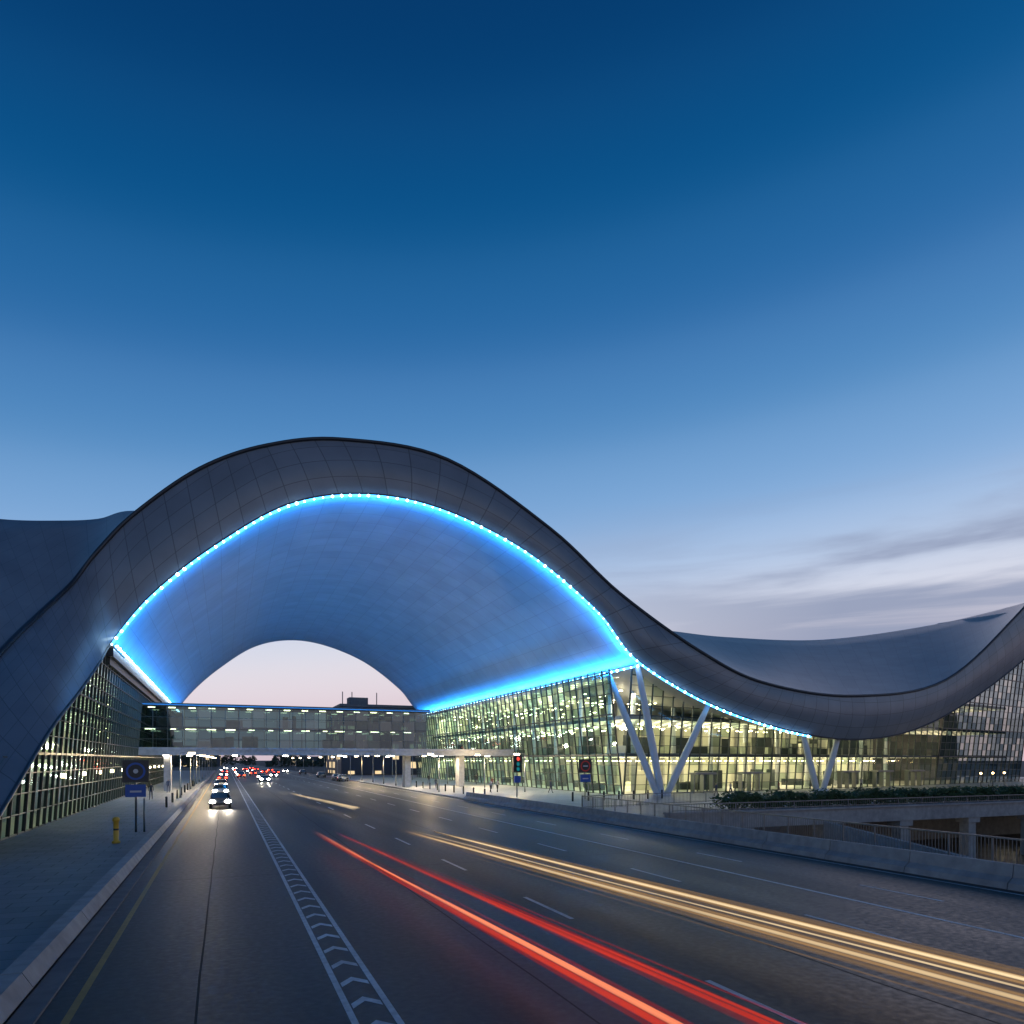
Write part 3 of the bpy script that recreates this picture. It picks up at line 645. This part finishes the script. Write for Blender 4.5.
bm=bmesh.new(); tube(bm,[(0,0,0),(0,0,.12),(0,0,.14),(0,0,.68),(0,0,.78),(0,0,1.15),(0,0,1.16),(0,0,1.3),(0,0,1.38)],.1,14,taper=[.2,.2,.13,.13,.13,.13,.17,.17,.1]); 
for f in bm.faces:
    if 0.7<f.calc_center_median().z<.76: f.material_index=1
o=obj('bollard',bm,[M_yp,M_dark]); o.location=(-5.3,42,.12)
def bollard(x,y):
    bm=bmesh.new(); tube(bm,[(0,0,0),(0,0,.9),(0,0,.92),(0,0,1.0)],.1,10,taper=[.1,.1,.12,.07]); o=obj('bollard',bm,M_dark); o.location=(x,y,.13)
for i in range(7): bollard(34+i*2.0,66+i*.2)
for i in range(10): bollard(28.5,78+i*4)
for i in range(9): bollard(-5,72+i*8)
def lamp(x,y,s,lit=0):
    bm=bmesh.new(); tube(bm,[(0,0,0),(0,0,.5),(0,0,5.2)],.07,8,taper=[.12,.09,.05]); beam(bm,(0,0,5.2),(s*1.2,0,5.35),.07); box(bm,(s*.8,-.14,5.26),(s*1.6,.14,5.33)); box(bm,(s*.85,-.13,5.08),(s*1.55,.13,5.259),1)
    o=obj('street_lamp',bm,[M_metal,M_lampw]); o.location=(x,y,.12)
    if lit:
        l=bpy.data.lights.new('lamp_light','POINT'); l.energy=lit; l.color=(1,.76,.42); l.shadow_soft_size=.3
        q=link(bpy.data.objects.new('lamp_light',l),o); q.location=(s*1.2,0,4.9)
for y in (90,116,128,140,155,175,200,230,260,300): lamp(-4.8,y,1,1700 if y in (90,116,140) else 0)
for y in (92,118,128,138,150,165,185,210,240,270,300): lamp(27,y,-1,1700 if y in (92,128,150) else 0)
for y in (88,104,124,136,150,170): lamp(38,y,-1,1700 if y in (88,104) else 0)
# ------------------------------------------------------------ camera
cam=bpy.data.cameras.new('camera'); co=link(bpy.data.objects.new('camera',cam)); S.camera=co
cam.lens=700/1024*36; cam.sensor_width=36; cam.shift_y=248/1024; cam.clip_end=9000; cam.clip_start=.1
co.location=(0,0,4.5); co.rotation_euler=(math.radians(90),0,-math.radians(22.3))
